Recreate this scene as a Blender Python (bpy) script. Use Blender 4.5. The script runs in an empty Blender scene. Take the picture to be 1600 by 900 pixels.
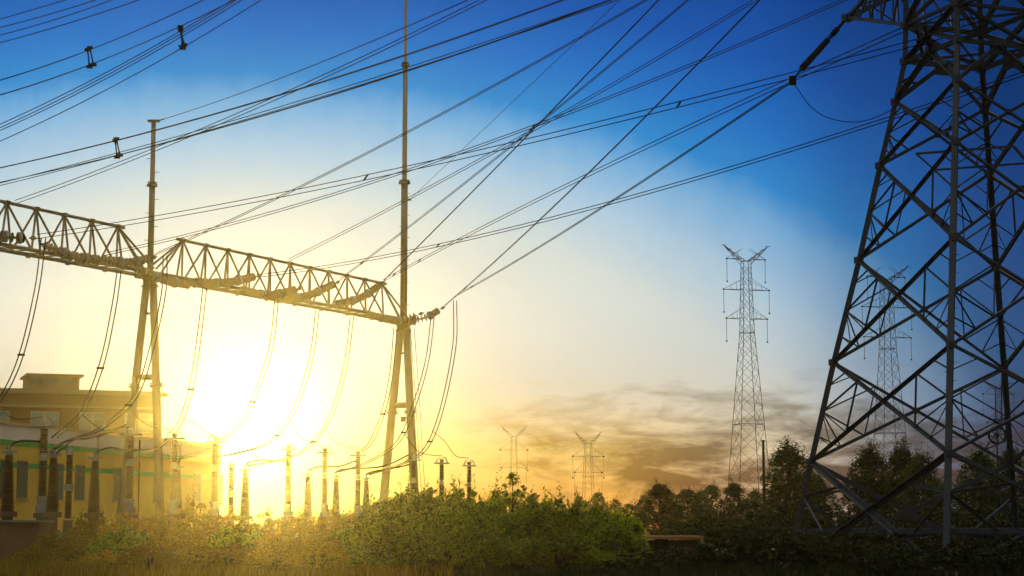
import bpy, math, random
from mathutils import Vector as V, Matrix
random.seed(7)
R = math.radians
sc = bpy.context.scene
COL = sc.collection

# ------------------------------------------------------------------ camera
H = 2.0            # eye height
F = 3000.0         # focal length in photo pixels (photo is 1600 wide)
TH = math.atan(.125)
cam_d = bpy.data.cameras.new('camera'); cam = bpy.data.objects.new('camera', cam_d); COL.objects.link(cam)
cam_d.sensor_width = 36; cam_d.lens = 36*F/1600; cam_d.clip_start = .1; cam_d.clip_end = 9000
cam.location = (0, 0, H); cam.rotation_euler = (R(90)+TH, 0, 0)
sc.camera = cam
cT, sT = math.cos(TH), math.sin(TH)

def P(px, py, D):
    """the place in the world, D metres ahead, that the photograph shows at px, py"""
    a = (px-800)/F; b = (450-py)/F
    d = V((a, cT-b*sT, sT+b*cT))
    k = D/d.y
    return V((d.x*k, D, H+d.z*k))
def proj(p):
    z = p.z-H
    d = p.y*cT+z*sT; u = -p.y*sT+z*cT
    return 800+F*p.x/d, 450-F*u/d

# ------------------------------------------------------------------ render, sky, sun
SUN_AZ, SUN_EL = R(-7.6), R(2.4)
sc.view_settings.view_transform = 'Standard'; sc.view_settings.look = 'None'
sc.view_settings.exposure = 0; sc.view_settings.gamma = 1
try:
    sc.cycles.use_denoising = True; sc.cycles.denoiser = 'OPENIMAGEDENOISE'
    sc.cycles.max_bounces = 5; sc.cycles.diffuse_bounces = 2; sc.cycles.glossy_bounces = 2
    sc.cycles.transmission_bounces = 2; sc.cycles.volume_bounces = 0; sc.cycles.transparent_max_bounces = 6
except Exception: pass

def lin(r, g, b):
    f = lambda c: (c/255/12.92) if c/255 <= .04045 else ((c/255+.055)/1.055)**2.4
    return (f(r), f(g), f(b), 1)

world = bpy.data.worlds.new('World'); sc.world = world; world.use_nodes = True
nt = world.node_tree; nt.nodes.clear(); N = nt.nodes; LK = nt.links
def nd(t, **kw):
    n = N.new(t)
    for k, v in kw.items(): setattr(n, k, v)
    return n
def mth(op, a, b=None, c=None, clamp=False):
    n = nd('ShaderNodeMath', operation=op, use_clamp=clamp)
    for i, v in enumerate((a, b, c)):
        if v is None: continue
        if isinstance(v, (int, float)): n.inputs[i].default_value = v
        else: LK.new(v, n.inputs[i])
    return n.outputs[0]
def ramp(fac, stops, interp='LINEAR'):
    n = nd('ShaderNodeValToRGB'); cr = n.color_ramp; cr.interpolation = interp
    while len(cr.elements) > 1: cr.elements.remove(cr.elements[-1])
    for i, (p, c) in enumerate(stops):
        e = cr.elements[0] if i == 0 else cr.elements.new(p)
        e.position = p; e.color = c if len(c) == 4 else (*c, 1)
    LK.new(fac, n.inputs[0]); return n.outputs[0]
def mix(f, a, b, bt='MIX'):
    n = nd('ShaderNodeMix', data_type='RGBA', blend_type=bt)
    if isinstance(f, (int, float)): n.inputs[0].default_value = f
    else: LK.new(f, n.inputs[0])
    for i, v in ((6, a), (7, b)):
        if isinstance(v, tuple): n.inputs[i].default_value = v
        else: LK.new(v, n.inputs[i])
    return n.outputs[2]
tc = nd('ShaderNodeTexCoord'); sx = nd('ShaderNodeSeparateXYZ'); LK.new(tc.outputs['Generated'], sx.inputs[0])
az = mth('MULTIPLY', mth('ARCTAN2', sx.outputs[0], sx.outputs[1]), 57.2958)      # degrees from north
el = mth('MULTIPLY', mth('ARCSINE', sx.outputs[2]), 57.2958)
cv = nd('ShaderNodeCombineXYZ'); LK.new(az, cv.inputs[0]); LK.new(el, cv.inputs[1])
def noise(scale, detail, rough=.55, sxy=(1, 1), off=(0, 0), dist=0):
    mp = nd('ShaderNodeMapping'); LK.new(cv.outputs[0], mp.inputs[0])
    mp.inputs['Scale'].default_value = (*sxy, 1); mp.inputs['Location'].default_value = (*off, 0)
    n = nd('ShaderNodeTexNoise'); n.inputs['Scale'].default_value = scale; n.inputs['Detail'].default_value = detail
    n.inputs['Roughness'].default_value = rough; n.inputs['Distortion'].default_value = dist
    LK.new(mp.outputs[0], n.inputs[0]); return n.outputs[0]
def ell(a0, e0, ra, re):
    x = mth('DIVIDE', mth('SUBTRACT', az, a0), ra); y = mth('DIVIDE', mth('SUBTRACT', el, e0), re)
    return mth('SQRT', mth('ADD', mth('MULTIPLY', x, x), mth('MULTIPLY', y, y)))
q = ell(-8.0, 0, 22.6, 12.6)
wisp = mth('MULTIPLY', mth('SUBTRACT', noise(.9, 6, .62, (1.3, .8)), .5), .05)
qn = mth('DIVIDE', mth('ADD', q, wisp), 2.0)
base = ramp(qn, [(0, lin(140, 160, 175)), (.20, lin(190, 200, 204)), (.30, lin(212, 218, 216)), (.38, lin(208, 219, 219)),
                 (.44, lin(172, 204, 228)), (.495, lin(116, 176, 224)), (.53, lin(20, 136, 212)), (.58, lin(2, 110, 200)),
                 (.65, lin(0, 80, 176)), (.75, lin(2, 56, 142)), (1, lin(4, 28, 80))])
# vignette darkening toward the right, put into the sky colour
side = ramp(mth('DIVIDE', mth('ADD', az, 0), 20), [(.10, (1, 1, 1)), (.36, (.90, .90, .92)), (.55, (.46, .48, .54)), (.72, (.15, .18, .26)), (1, (.04, .06, .12))], 'EASE')
lowmask = mth('SUBTRACT', 1.0, mth('DIVIDE', el, 9.0), clamp=True)
base = mix(1.0, base, mix(lowmask, mix(.75, (1, 1, 1, 1), side), side), 'MULTIPLY')
# warm band low over the horizon
warm = ramp(mth('DIVIDE', el, 6.5), [(0, lin(244, 140, 0)), (.14, lin(250, 172, 0)), (.36, lin(242, 196, 70)), (.7, lin(206, 194, 168)), (1, lin(200, 200, 196))])
wm = mth('MULTIPLY', ramp(mth('DIVIDE', el, 6.5), [(0, (1, 1, 1)), (.35, (.8, .8, .8)), (1, (0, 0, 0))]),
         ramp(mth('DIVIDE', mth('ADD', az, 10), 24), [(.1, (.95, .95, .95)), (.55, (.92,)*3), (.76, (.45,)*3), (.88, (.12,)*3), (1, (.0, .0, .0))]))
base = mix(wm, base, warm)
# long dark evening clouds, low down
cl = noise(.30, 8, .58, (1, 3.6), (11.2, 4.4), .8)
cl2 = noise(.9, 6, .6, (.8, 3.4), (7.7, 2.3), .4)
cld = mth('ADD', mth('MULTIPLY', cl, .7), mth('MULTIPLY', cl2, .3))
band = ramp(mth('DIVIDE', el, 5.0), [(0, (1, 1, 1)), (.28, (1.2, 1.2, 1.2)), (.62, (.8, .8, .8)), (.8, (.4, .4, .4)), (1, (0, 0, 0))])
azb = ramp(mth('DIVIDE', mth('ADD', az, 6), 16), [(.0, (0, 0, 0)), (.28, (.35, .35, .35)), (.6, (.85, .85, .85)), (1, (1, 1, 1))])
thr = mth('SUBTRACT', mth('ADD', cld, mth('MULTIPLY', mth('MULTIPLY', band, azb), .24)), .57)
cm = mth('MULTIPLY', thr, 5.5, clamp=True)
cm = mth('MULTIPLY', cm, mth('MULTIPLY', ramp(mth('DIVIDE', el, 5.0), [(.0, (.25,)*3), (.08, (.45,)*3), (.26, (.95,)*3), (.5, (.85,)*3), (.75, (.55,)*3), (1, (0,)*3)]), ramp(mth('DIVIDE', mth('ADD', az, 3), 8), [(0, (0,)*3), (.35, (.8,)*3), (1, (1,)*3)])))
ccol = ramp(mth('DIVIDE', mth('ADD', az, 4), 20), [(0, lin(190, 130, 20)), (.3, lin(104, 78, 24)), (.5, lin(66, 56, 48)), (.65, lin(40, 40, 52)), (.9, lin(20, 30, 52))])
base = mix(cm, base, ccol)
# thin bright breaks and soft veils higher up
veil = mth('MULTIPLY', mth('SUBTRACT', noise(.5, 5, .5, (.6, 2.2), (1.3, 9.1)), .52), .9, clamp=True)
base = mix(mth('MULTIPLY', veil, mth('SUBTRACT', 1.0, q, clamp=True)), base, lin(196, 176, 150))
# the sun behind thin air: a bright bloom round its direction
sg = ell(math.degrees(SUN_AZ), 3.3, 1, 1)
g1 = mth('POWER', 2.718, mth('MULTIPLY', mth('POWER', mth('DIVIDE', sg, 1.5), 2), -1))
g2 = mth('POWER', 2.718, mth('MULTIPLY', mth('POWER', mth('DIVIDE', sg, 4.2), 2), -1))
glow = nd('ShaderNodeVectorMath', operation='SCALE'); glow.inputs[0].default_value = (.22, .42, .5); LK.new(g1, glow.inputs['Scale'])
glow2 = nd('ShaderNodeVectorMath', operation='SCALE'); glow2.inputs[0].default_value = (.06, .10, .14); LK.new(g2, glow2.inputs['Scale'])
base = mix(1.0, mix(1.0, base, glow.outputs[0], 'ADD'), glow2.outputs[0], 'ADD')
# below the horizon and behind the viewer: dim
dim = ramp(mth('DIVIDE', mth('ABSOLUTE', az), 180), [(0, (0,)*3), (.13, (0,)*3), (.3, (.9,)*3), (1, (1,)*3)])
base = mix(dim, base, (.045, .05, .06, 1))
zen = mth('MULTIPLY', mth('SUBTRACT', el, 22), .03, clamp=True)  # bright warm zenith added out of view as top light
base = mix(zen, base, (.70, .66, .56, 1))
SKY = nd('ShaderNodeTexSky', sky_type='NISHITA', sun_disc=False, sun_elevation=SUN_EL, sun_rotation=SUN_AZ)
SKY.air_density = 1.2; SKY.dust_density = 1.0
b1 = nd('ShaderNodeBackground'); b1.inputs[1].default_value = .05; 
skyc = mix(1.0, SKY.outputs[0], ramp(mth('DIVIDE', el, 12), [(0, (.12, .09, .01)), (.35, (.06, .09, .08)), (1, (0, .10, .26))]), 'MULTIPLY'); LK.new(skyc, b1.inputs[0])
b2 = nd('ShaderNodeBackground'); b2.inputs[1].default_value = .92; LK.new(base, b2.inputs[0])
ad = nd('ShaderNodeAddShader'); LK.new(b1.outputs[0], ad.inputs[0]); LK.new(b2.outputs[0], ad.inputs[1])
wo = nd('ShaderNodeOutputWorld'); LK.new(ad.outputs[0], wo.inputs[0])

sl = bpy.data.lights.new('sun', 'SUN'); sun = bpy.data.objects.new('sun', sl); COL.objects.link(sun)
sl.energy = 3.6; sl.angle = R(.5); sl.color = (1, .70, .15)
sd = V((math.sin(SUN_AZ)*math.cos(SUN_EL), math.cos(SUN_AZ)*math.cos(SUN_EL), math.sin(SUN_EL)))
sun.rotation_euler = sd.to_track_quat('Z', 'Y').to_euler(); sun.location = (0, 0, 60)

# ------------------------------------------------------------------ materials
MATS = {}
def mat(name, col, rough=.6, metal=0, var=.25, scale=3.0, bump=0, col2=None, trans=None, spec=.4):
    if name in MATS: return MATS[name]
    m = bpy.data.materials.new(name); m.use_nodes = True; t = m.node_tree; b = t.nodes['Principled BSDF']
    c = t.nodes.new('ShaderNodeTexCoord'); n = t.nodes.new('ShaderNodeTexNoise'); n.inputs['Scale'].default_value = scale
    n.inputs['Detail'].default_value = 5; t.links.new(c.outputs['Object'], n.inputs[0])
    r = t.nodes.new('ShaderNodeValToRGB'); t.links.new(n.outputs[0], r.inputs[0])
    k = 1-var; c2 = col2 or tuple(x*k for x in col)
    r.color_ramp.elements[0].position = .3; r.color_ramp.elements[1].position = .7
    r.color_ramp.elements[0].color = (*c2, 1); r.color_ramp.elements[1].color = (*col, 1)
    t.links.new(r.outputs[0], b.inputs['Base Color'])
    b.inputs['Roughness'].default_value = rough; b.inputs['Metallic'].default_value = metal
    b.inputs['Specular IOR Level'].default_value = spec
    if bump:
        bn = t.nodes.new('ShaderNodeBump'); bn.inputs['Strength'].default_value = bump
        t.links.new(n.outputs[0], bn.inputs['Height']); t.links.new(bn.outputs[0], b.inputs['Normal'])
    MATS[name] = m; return m
def leafmat(name, c1, c2, tr=.45):
    m = bpy.data.materials.new(name); m.use_nodes = True; t = m.node_tree; t.nodes.clear()
    g = t.nodes.new('ShaderNodeNewGeometry'); oi = t.nodes.new('ShaderNodeObjectInfo')
    r = t.nodes.new('ShaderNodeValToRGB'); r.color_ramp.elements[0].color = (*c1, 1); r.color_ramp.elements[1].color = (*c2, 1)
    t.links.new(g.outputs['Random Per Island'], r.inputs[0])
    hs = t.nodes.new('ShaderNodeHueSaturation'); t.links.new(r.outputs[0], hs.inputs['Color'])
    mr = t.nodes.new('ShaderNodeMapRange'); mr.inputs[3].default_value = .6; mr.inputs[4].default_value = 1.35
    t.links.new(oi.outputs['Random'], mr.inputs[0]); t.links.new(mr.outputs[0], hs.inputs['Value'])
    d = t.nodes.new('ShaderNodeBsdfDiffuse'); tl = t.nodes.new('ShaderNodeBsdfTranslucent')
    t.links.new(hs.outputs[0], d.inputs[0]); t.links.new(hs.outputs[0], tl.inputs[0])
    mx = t.nodes.new('ShaderNodeMixShader'); mx.inputs[0].default_value = tr
    t.links.new(d.outputs[0], mx.inputs[1]); t.links.new(tl.outputs[0], mx.inputs[2])
    gl = t.nodes.new('ShaderNodeBsdfGlossy'); gl.inputs['Roughness'].default_value = .45; gl.inputs[0].default_value = (.8, .85, .6, 1)
    m2 = t.nodes.new('ShaderNodeMixShader'); m2.inputs[0].default_value = .04
    t.links.new(mx.outputs[0], m2.inputs[1]); t.links.new(gl.outputs[0], m2.inputs[2])
    o = t.nodes.new('ShaderNodeOutputMaterial'); t.links.new(m2.outputs[0], o.inputs[0])
    return m
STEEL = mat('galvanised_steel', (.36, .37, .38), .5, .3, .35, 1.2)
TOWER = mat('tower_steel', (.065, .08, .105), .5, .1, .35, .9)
PALE = mat('pale_pipe', (.31, .25, .15), .45, .1, .22, .8)
FARST = mat('far_steel', (.025, .025, .03), .8, 0, spec=.1)
WIRE = mat('wire', (.016, .015, .017), .85, 0, spec=.08)
HOSE = mat('hose', (.014, .013, .012), .9, spec=.08)
PORC_B = mat('brown_porcelain', (.085, .026, .012), .45, 0, .3, 2, spec=.3)
PORC_W = mat('cream_porcelain', (.44, .35, .21), .25, 0, .25, 4, spec=.6)
PORC_D = mat('dark_porcelain', (.035, .013, .01), .6, 0, .3, 3, spec=.15)
PORC_K = mat('black_insulator', (.012, .011, .014), .8, 0, .3, 3, spec=.08)
WHITE = mat('white_cap', (.58, .52, .42), .4)
PED = mat('pedestal', (.20, .13, .09), .8, 0, .35, 1.5)
CONC = mat('concrete', (.34, .30, .25), .85, 0, .35, .8, .3)
BARK = mat('bark', (.09, .065, .04), .9, 0, .5, 4, .5)
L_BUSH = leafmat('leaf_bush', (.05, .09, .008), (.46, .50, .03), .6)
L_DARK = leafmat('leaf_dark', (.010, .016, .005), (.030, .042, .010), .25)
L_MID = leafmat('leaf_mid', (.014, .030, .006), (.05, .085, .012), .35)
L_DRY = leafmat('leaf_dry', (.20, .13, .010), (.48, .30, .018), .5)  # dry weed tone, brightened and gilded to stand in for haze glow

# ------------------------------------------------------------------ mesh helpers
class MB:
    def __init__(s): s.v = []; s.f = []; s.mi = []
    def add(s, vs, fs, m=0):
        o = len(s.v); s.v += [tuple(x) for x in vs]; s.f += [tuple(i+o for i in f) for f in fs]; s.mi += [m]*len(fs)
    def tube(s, pts, rad, n=6, m=0, caps=True):
        pts = [V(p) for p in pts]; rs = rad if isinstance(rad, (list, tuple)) else [rad]*len(pts)
        vs = []; up = None
        for i, p in enumerate(pts):
            d = (pts[min(i+1, len(pts)-1)]-pts[max(i-1, 0)])
            if d.length < 1e-9: d = V((0, 0, 1))
            d.normalize()
            if up is None: up = V((0, 0, 1)) if abs(d.z) < .9 else V((1, 0, 0))
            a = d.cross(up); a.normalize(); b = a.cross(d); up = b
            for k in range(n):
                t = 2*math.pi*k/n; vs.append(p+a*math.cos(t)*rs[i]+b*math.sin(t)*rs[i])
        fs = [(i*n+k, i*n+(k+1) % n, (i+1)*n+(k+1) % n, (i+1)*n+k) for i in range(len(pts)-1) for k in range(n)]
        if caps: fs += [tuple(range(n))[::-1], tuple((len(pts)-1)*n+k for k in range(n))]
        s.add(vs, fs, m)
    def angle(s, a, b, w, t=None, hint=None, m=0):
        """an L-section bar"""
        a, b = V(a), V(b); d = (b-a).normalized(); t = t or w*.16
        h = V(hint) if hint is not None else V((0, 0, 1))
        if abs(d.dot(h)) > .95: h = V((1, 0, 0))
        x = d.cross(h).normalized(); y = x.cross(d).normalized()
        prof = [(0, 0), (w, 0), (w, t), (t, t), (t, w), (0, w)]
        vs = [p+x*(u-w*.35)+y*(v-w*.35) for p in (a, b) for u, v in prof]
        fs = [(i, (i+1) % 6, 6+(i+1) % 6, 6+i) for i in range(6)]+[(5, 4, 3, 2, 1, 0), (6, 7, 8, 9, 10, 11)]
        s.add(vs, fs, m)
    def bar(s, a, b, w, h=None, m=0):
        a, b = V(a), V(b); h = h or w; d = (b-a).normalized(); u = V((0, 0, 1)) if abs(d.z) < .95 else V((1, 0, 0))
        x = d.cross(u).normalized()*w/2; y = x.cross(d).normalized()*h/2
        vs = [p+i*x+j*y for p in (a, b) for i, j in ((-1, -1), (1, -1), (1, 1), (-1, 1))]
        s.add(vs, [(0, 1, 5, 4), (1, 2, 6, 5), (2, 3, 7, 6), (3, 0, 4, 7), (3, 2, 1, 0), (4, 5, 6, 7)], m)
    def box(s, c, sz, rot=0, m=0):
        c = V(c); M = Matrix.Rotation(rot, 3, 'Z')
        vs = [c+M @ V((i*sz[0]/2, j*sz[1]/2, k*sz[2]/2)) for k in (-1, 1) for i, j in ((-1, -1), (1, -1), (1, 1), (-1, 1))]
        s.add(vs, [(3, 2, 1, 0), (4, 5, 6, 7), (0, 1, 5, 4), (1, 2, 6, 5), (2, 3, 7, 6), (3, 0, 4, 7)], m)
    def lathe(s, prof, n=12, c=(0, 0, 0), m=0):
        c = V(c); vs = [c+V((r*math.cos(2*math.pi*k/n), r*math.sin(2*math.pi*k/n), z)) for r, z in prof for k in range(n)]
        fs = [(i*n+k, i*n+(k+1) % n, (i+1)*n+(k+1) % n, (i+1)*n+k) for i in range(len(prof)-1) for k in range(n)]
        fs += [tuple(range(n))[::-1], tuple((len(prof)-1)*n+k for k in range(n))]
        s.add(vs, fs, m)
    def strip(s, pts, prof_r, n, m=0): pass
    def build(s, name, mats, parent=None, smooth=False, at=(0, 0, 0)):
        me = bpy.data.meshes.new(name)
        o0 = V(at)
        me.from_pydata([V(v)-o0 for v in s.v], [], s.f)
        for mm in (mats if isinstance(mats, (list, tuple)) else [mats]): me.materials.append(mm)
        if any(s.mi): me.polygons.foreach_set('material_index', s.mi)
        if smooth: me.polygons.foreach_set('use_smooth', [True]*len(me.polygons))
        me.update()
        o = bpy.data.objects.new(name, me); COL.objects.link(o)
        if parent is not None: o.parent = parent
        return o
def tag(o, label=None, cat=None, group=None, kind=None):
    if label: o['label'] = label
    if cat: o['category'] = cat
    if group: o['group'] = group
    if kind: o['kind'] = kind
    return o
def thing(name, label, cat, loc=(0, 0, 0), rz=0, group=None):
    o = bpy.data.objects.new(name, None); COL.objects.link(o); o.location = loc; o.rotation_euler = (0, 0, rz)
    return tag(o, label, cat, group)
def copy_tree(o, parent=None):
    c = o.copy(); COL.objects.link(c); c.parent = parent
    for ch in o.children: copy_tree(ch, c)
    return c
def catmull(pts, n=8):
    out = []; p = [pts[0]*2-pts[1]]+list(pts)+[pts[-1]*2-pts[-2]]
    for i in range(1, len(p)-2):
        for k in range(n):
            t = k/n
            out.append(.5*((2*p[i])+(p[i+1]-p[i-1])*t+(2*p[i-1]-5*p[i]+4*p[i+1]-p[i+2])*t*t+(3*p[i]-p[i-1]-3*p[i+1]+p[i+2])*t**3))
    out.append(p[-2]); return out

# ------------------------------------------------------------------ ground
g = MB(); g.add([(-2500, -200, 0), (2500, -200, 0), (2500, 4500, 0), (-2500, 4500, 0)], [(0, 1, 2, 3)])
gm = mat('ground', (.075, .065, .03), .95, 0, .4, .08, .2, col2=(.04, .05, .018))
tag(g.build('ground', gm), kind='structure')
g = MB()
pl = [(-75, 104), (-18, 104), (-6, 128), (6, 235), (-75, 235)]
g.add([(x, y, .004) for x, y in pl], [tuple(range(5))])
tag(g.build('gravel_yard', mat('yard', (.30, .25, .17), .95, 0, .35, 3, .3)), kind='structure')

# ------------------------------------------------------------------ foliage
def leaf(mb, p, s, nrm=None):
    a = V((random.gauss(0, 1), random.gauss(0, 1), random.gauss(0, .7))).normalized()
    b = a.cross(V((random.gauss(0, 1), random.gauss(0, 1), random.gauss(0, 1)))).normalized()
    w = s*.42
    mb.add([p-a*s*.5, p+b*w*.5, p+a*s*.5, p-b*w*.5], [(0, 1, 2, 3)])
def clump(mb, c, r, n, s, flat=.7):
    for _ in range(n):
        d = V((random.gauss(0, 1), random.gauss(0, 1), random.gauss(0, 1))).normalized()*(random.random()**.4)
        leaf(mb, c+V((d.x*r, d.y*r, d.z*r*flat)), s*random.uniform(.6, 1.3))
def bush_mesh(name, h, w, n_cl, n_lf, s, leafm, seed, spiky=.3, up=0):
    random.seed(seed)
    f = MB(); st = MB()
    for i in range(n_cl):
        a = random.uniform(0, 6.283); rr = math.sqrt(random.random())*w/2
        top = h*(1-.45*(rr/(w/2))**2)*random.uniform(.72, 1.08)
        z = top*random.uniform(.35, 1) if random.random() < .55 else top
        c = V((rr*math.cos(a), rr*math.sin(a), z))
        clump(f, c, random.uniform(.22, .52)*w/4.5, n_lf, s, .48)
        if random.random() < spiky:
            for k in range(10):
                q0 = c+V((random.gauss(0, .08), random.gauss(0, .08), .1+k*.09*h/3))
                leaf(f, q0, s*(1.2-k*.07))
        if i % 9 == 0:
            e = c+V((random.gauss(0, .25), random.gauss(0, .25), random.uniform(.3, .75)))
            st.tube([c, c.lerp(e, .6)+V((.05, 0, .02)), e], [.018, .012, .006], 4)
            for _ in range(9): leaf(f, c.lerp(e, random.uniform(.3, 1.05))+V((random.gauss(0, .07), random.gauss(0, .07), 0)), s*.8)
        if i % 4 == 0 or i % 9 == 0:
            st.tube([V((random.uniform(-.4, .4), random.uniform(-.4, .4), 0)), V((c.x*.5, c.y*.5, c.z*.55)), c], [.05, .035, .012], 5)
    return f, st
def make_bush(name, cat, h, w, n_cl, n_lf, s, m, seed, spiky=.3):
    r = thing(name, 'x', cat)
    f, st = bush_mesh(name, h, w, n_cl, n_lf, s, m, seed, spiky)
    f.build('foliage', m, r); st.build('stem', BARK, r); return r
def make_tree(name, h, cw, ch0, m, seed, n_cl=120, n_lf=34, s=.3, lean=0, tall=False):
    random.seed(seed); r = thing(name, 'x', 'tree'); f = MB(); t = MB()
    t.tube([(0, 0, 0), (.05*lean, 0, h*.3), (.12*lean, .05, h*.6), (.1*lean, 0, h*.92)], [h*.018, h*.014, h*.009, h*.003], 7)
    for i in range(n_cl):
        u = random.random(); z = h*(ch0+(1-ch0)*u)
        prof = (math.sin(math.pi*min(1, .16+.84*u*.98)) ** .7) if not tall else (1-u**2.2)**.6*min(1, u*3+.45)
        a = random.uniform(0, 6.283); rr = cw/2*prof*math.sqrt(random.uniform(.05, 1.0))*random.uniform(.75, 1.12)
        c = V((rr*math.cos(a)+.1*lean, rr*math.sin(a), z))
        clump(f, c, cw*random.uniform(.07, .13), n_lf, s, .8)
        if i % 5 == 0: t.tube([V((.08*lean, 0, max(h*.2, z-rr*.8-h*.04))), c*.5+V((0, 0, (z-rr*.3)*.5)), c], [h*.006, h*.004, .01], 4)
        if tall or random.random() < .3:
            for k in range(7): leaf(f, c+V((random.gauss(0, .1), random.gauss(0, .1), cw*.1+k*s*.5)), s*(1.1-k*.08))
    f.build('crown', m, r); t.build('trunk', BARK, r); return r

BUSH = [make_bush('bush', 'bush', 3.0, 4.2, 100, 44, .29, L_BUSH, 11+i, .45) for i in range(3)]
BDRY = [make_bush('tall_weed', 'bush', 3.0, 4.0, 84, 40, .27, L_DRY, 31+i, .6) for i in range(2)]
BDRK = [make_bush('shrub', 'bush', 3.0, 4.4, 84, 34, .26, L_DARK, 41+i, .2) for i in range(2)]
TR_R = [make_tree('broadleaf_tree', 10, 7, .22, L_DARK, 51+i, 200, 42, .34) for i in range(2)]
TR_P = [make_tree('poplar_tree', 10, 6.0, .12, L_MID, 61+i, 230, 36, .34, 0, True) for i in range(2)]
TR_M = [make_tree('leafy_tree', 10, 8, .15, L_MID, 71+i, 210, 40, .34) for i in range(2)]
first = {}
def plant(proto, px, top, D, wpx, label, group, ref_h, ref_w, hm=None):
    """stand a plant at depth D whose top reaches row `top` and whose width spans wpx"""
    x = (px-800)/F*D*1.0
    p = P(px, top, D); h = p.z; w = wpx/F*D
    o = proto if id(proto) not in first else copy_tree(proto)
    first[id(proto)] = 1
    o.location = (p.x, D, 0); o.rotation_euler = (0, 0, random.uniform(0, 6.28))
    o.scale = (w/ref_w, w/ref_w, h/ref_h)
    o['label'] = label
    if group: o['group'] = group
    return o
def where(px):
    names = ['at the left frame edge', 'below the yellow building', 'beside the left gantry column', 'under the sun glow', 'in the middle of the yard',
             'left of the right gantry column', 'beside the right gantry column', 'below the two small far pylons']
    return names[min(7, int(px/130))]
random.seed(5)
# main bright bushes in the middle
prof_b = [(560, 794), (600, 768), (650, 760), (700, 770), (755, 768), (800, 774), (850, 780), (900, 788), (950, 798), (985, 818)]
def top_at(prof, x):
    if x <= prof[0][0]: return prof[0][1]
    for (a, b), (c, d) in zip(prof, prof[1:]):
        if x <= c: return b+(d-b)*(x-a)/(c-a)
    return prof[-1][1]
ordw = ['first', 'second', 'third', 'fourth', 'fifth', 'sixth', 'seventh', 'eighth', 'ninth', 'tenth', 'eleventh', 'twelfth', 'thirteenth', 'fourteenth', 'fifteenth', 'sixteenth', 'seventeenth', 'eighteenth']
def row(protos, xs, prof, D0, D1, wpx, desc, group, ref_h, ref_w, jit=8, dtop=0):
    n = len(xs)
    for i, x in enumerate(xs):
        D = D0+(D1-D0)*random.random()
        tp = top_at(prof, x)+random.uniform(-jit, jit)+dtop
        plant(protos[i % len(protos)], x, tp, D, wpx*random.uniform(.85, 1.2), '%s from the left in the %s' % (ordw[i], desc), group, ref_h, ref_w)
row(BUSH, [575, 628, 680, 735, 790, 845, 900, 950], prof_b, 97, 104, 104, 'back row of sunlit green bushes in mid yard', 'sunlit green bushes', 3.1, 4.4, 5)
row(BUSH, [600, 655, 712, 768, 825, 880, 930, 975], prof_b, 89, 95, 110, 'middle row of sunlit green bushes in mid yard', 'sunlit green bushes', 3.1, 4.4, 7, 26)
row(BUSH, [560, 625, 690, 750, 815, 870, 930, 990], prof_b, 82, 87, 112, 'front row of green bushes behind the wire fence', 'sunlit green bushes', 3.1, 4.4, 8, 58)
# hazy dry weeds on the left
prof_w = [(0, 850), (50, 838), (110, 812), (200, 800), (260, 792), (330, 795), (400, 800), (480, 800), (560, 792)]
row(BDRY, [85, 140, 195, 250, 305, 360, 415, 470, 525], prof_w, 97, 103, 84, 'back row of tall hazy weeds at the yard wall', 'tall hazy weeds', 3.1, 4.2, 7)
row(BDRY+BUSH[:1], [60, 125, 190, 250, 310, 370, 430, 490, 545], prof_w, 88, 95, 92, 'middle row of tall hazy weeds under the sun', 'tall hazy weeds', 3.1, 4.2, 8, 26)
row(BDRY, [25, 95, 165, 235, 300, 365, 430, 495], prof_w, 80, 86, 96, 'front row of tall weeds at the lower edge', 'tall hazy weeds', 3.1, 4.2, 8, 52)
# dark shrubs lower right
prof_d = [(1000, 832), (1090, 796), (1200, 784), (1300, 790), (1450, 796), (1600, 786)]
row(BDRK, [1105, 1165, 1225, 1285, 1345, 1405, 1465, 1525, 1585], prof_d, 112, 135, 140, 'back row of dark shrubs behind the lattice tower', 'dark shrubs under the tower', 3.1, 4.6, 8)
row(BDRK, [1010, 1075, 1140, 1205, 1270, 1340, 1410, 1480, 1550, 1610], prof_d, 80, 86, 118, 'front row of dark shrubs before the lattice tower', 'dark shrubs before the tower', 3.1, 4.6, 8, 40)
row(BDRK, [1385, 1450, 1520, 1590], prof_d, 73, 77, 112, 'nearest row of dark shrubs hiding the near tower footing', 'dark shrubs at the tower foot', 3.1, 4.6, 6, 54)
# a slim sapling standing up out of the bushes
sp = make_tree('sapling', 4.6, 1.8, .35, L_BUSH, 91, 34, 26, .20)
sp.location = (0, 92, 0); sp['label'] = 'slim green sapling rising above the middle bushes'; sp['category'] = 'tree'
_p = P(801, 745, 92); sp.location = (_p.x, 92, 0); sp.scale = (1, 1, _p.z/4.5)
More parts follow.
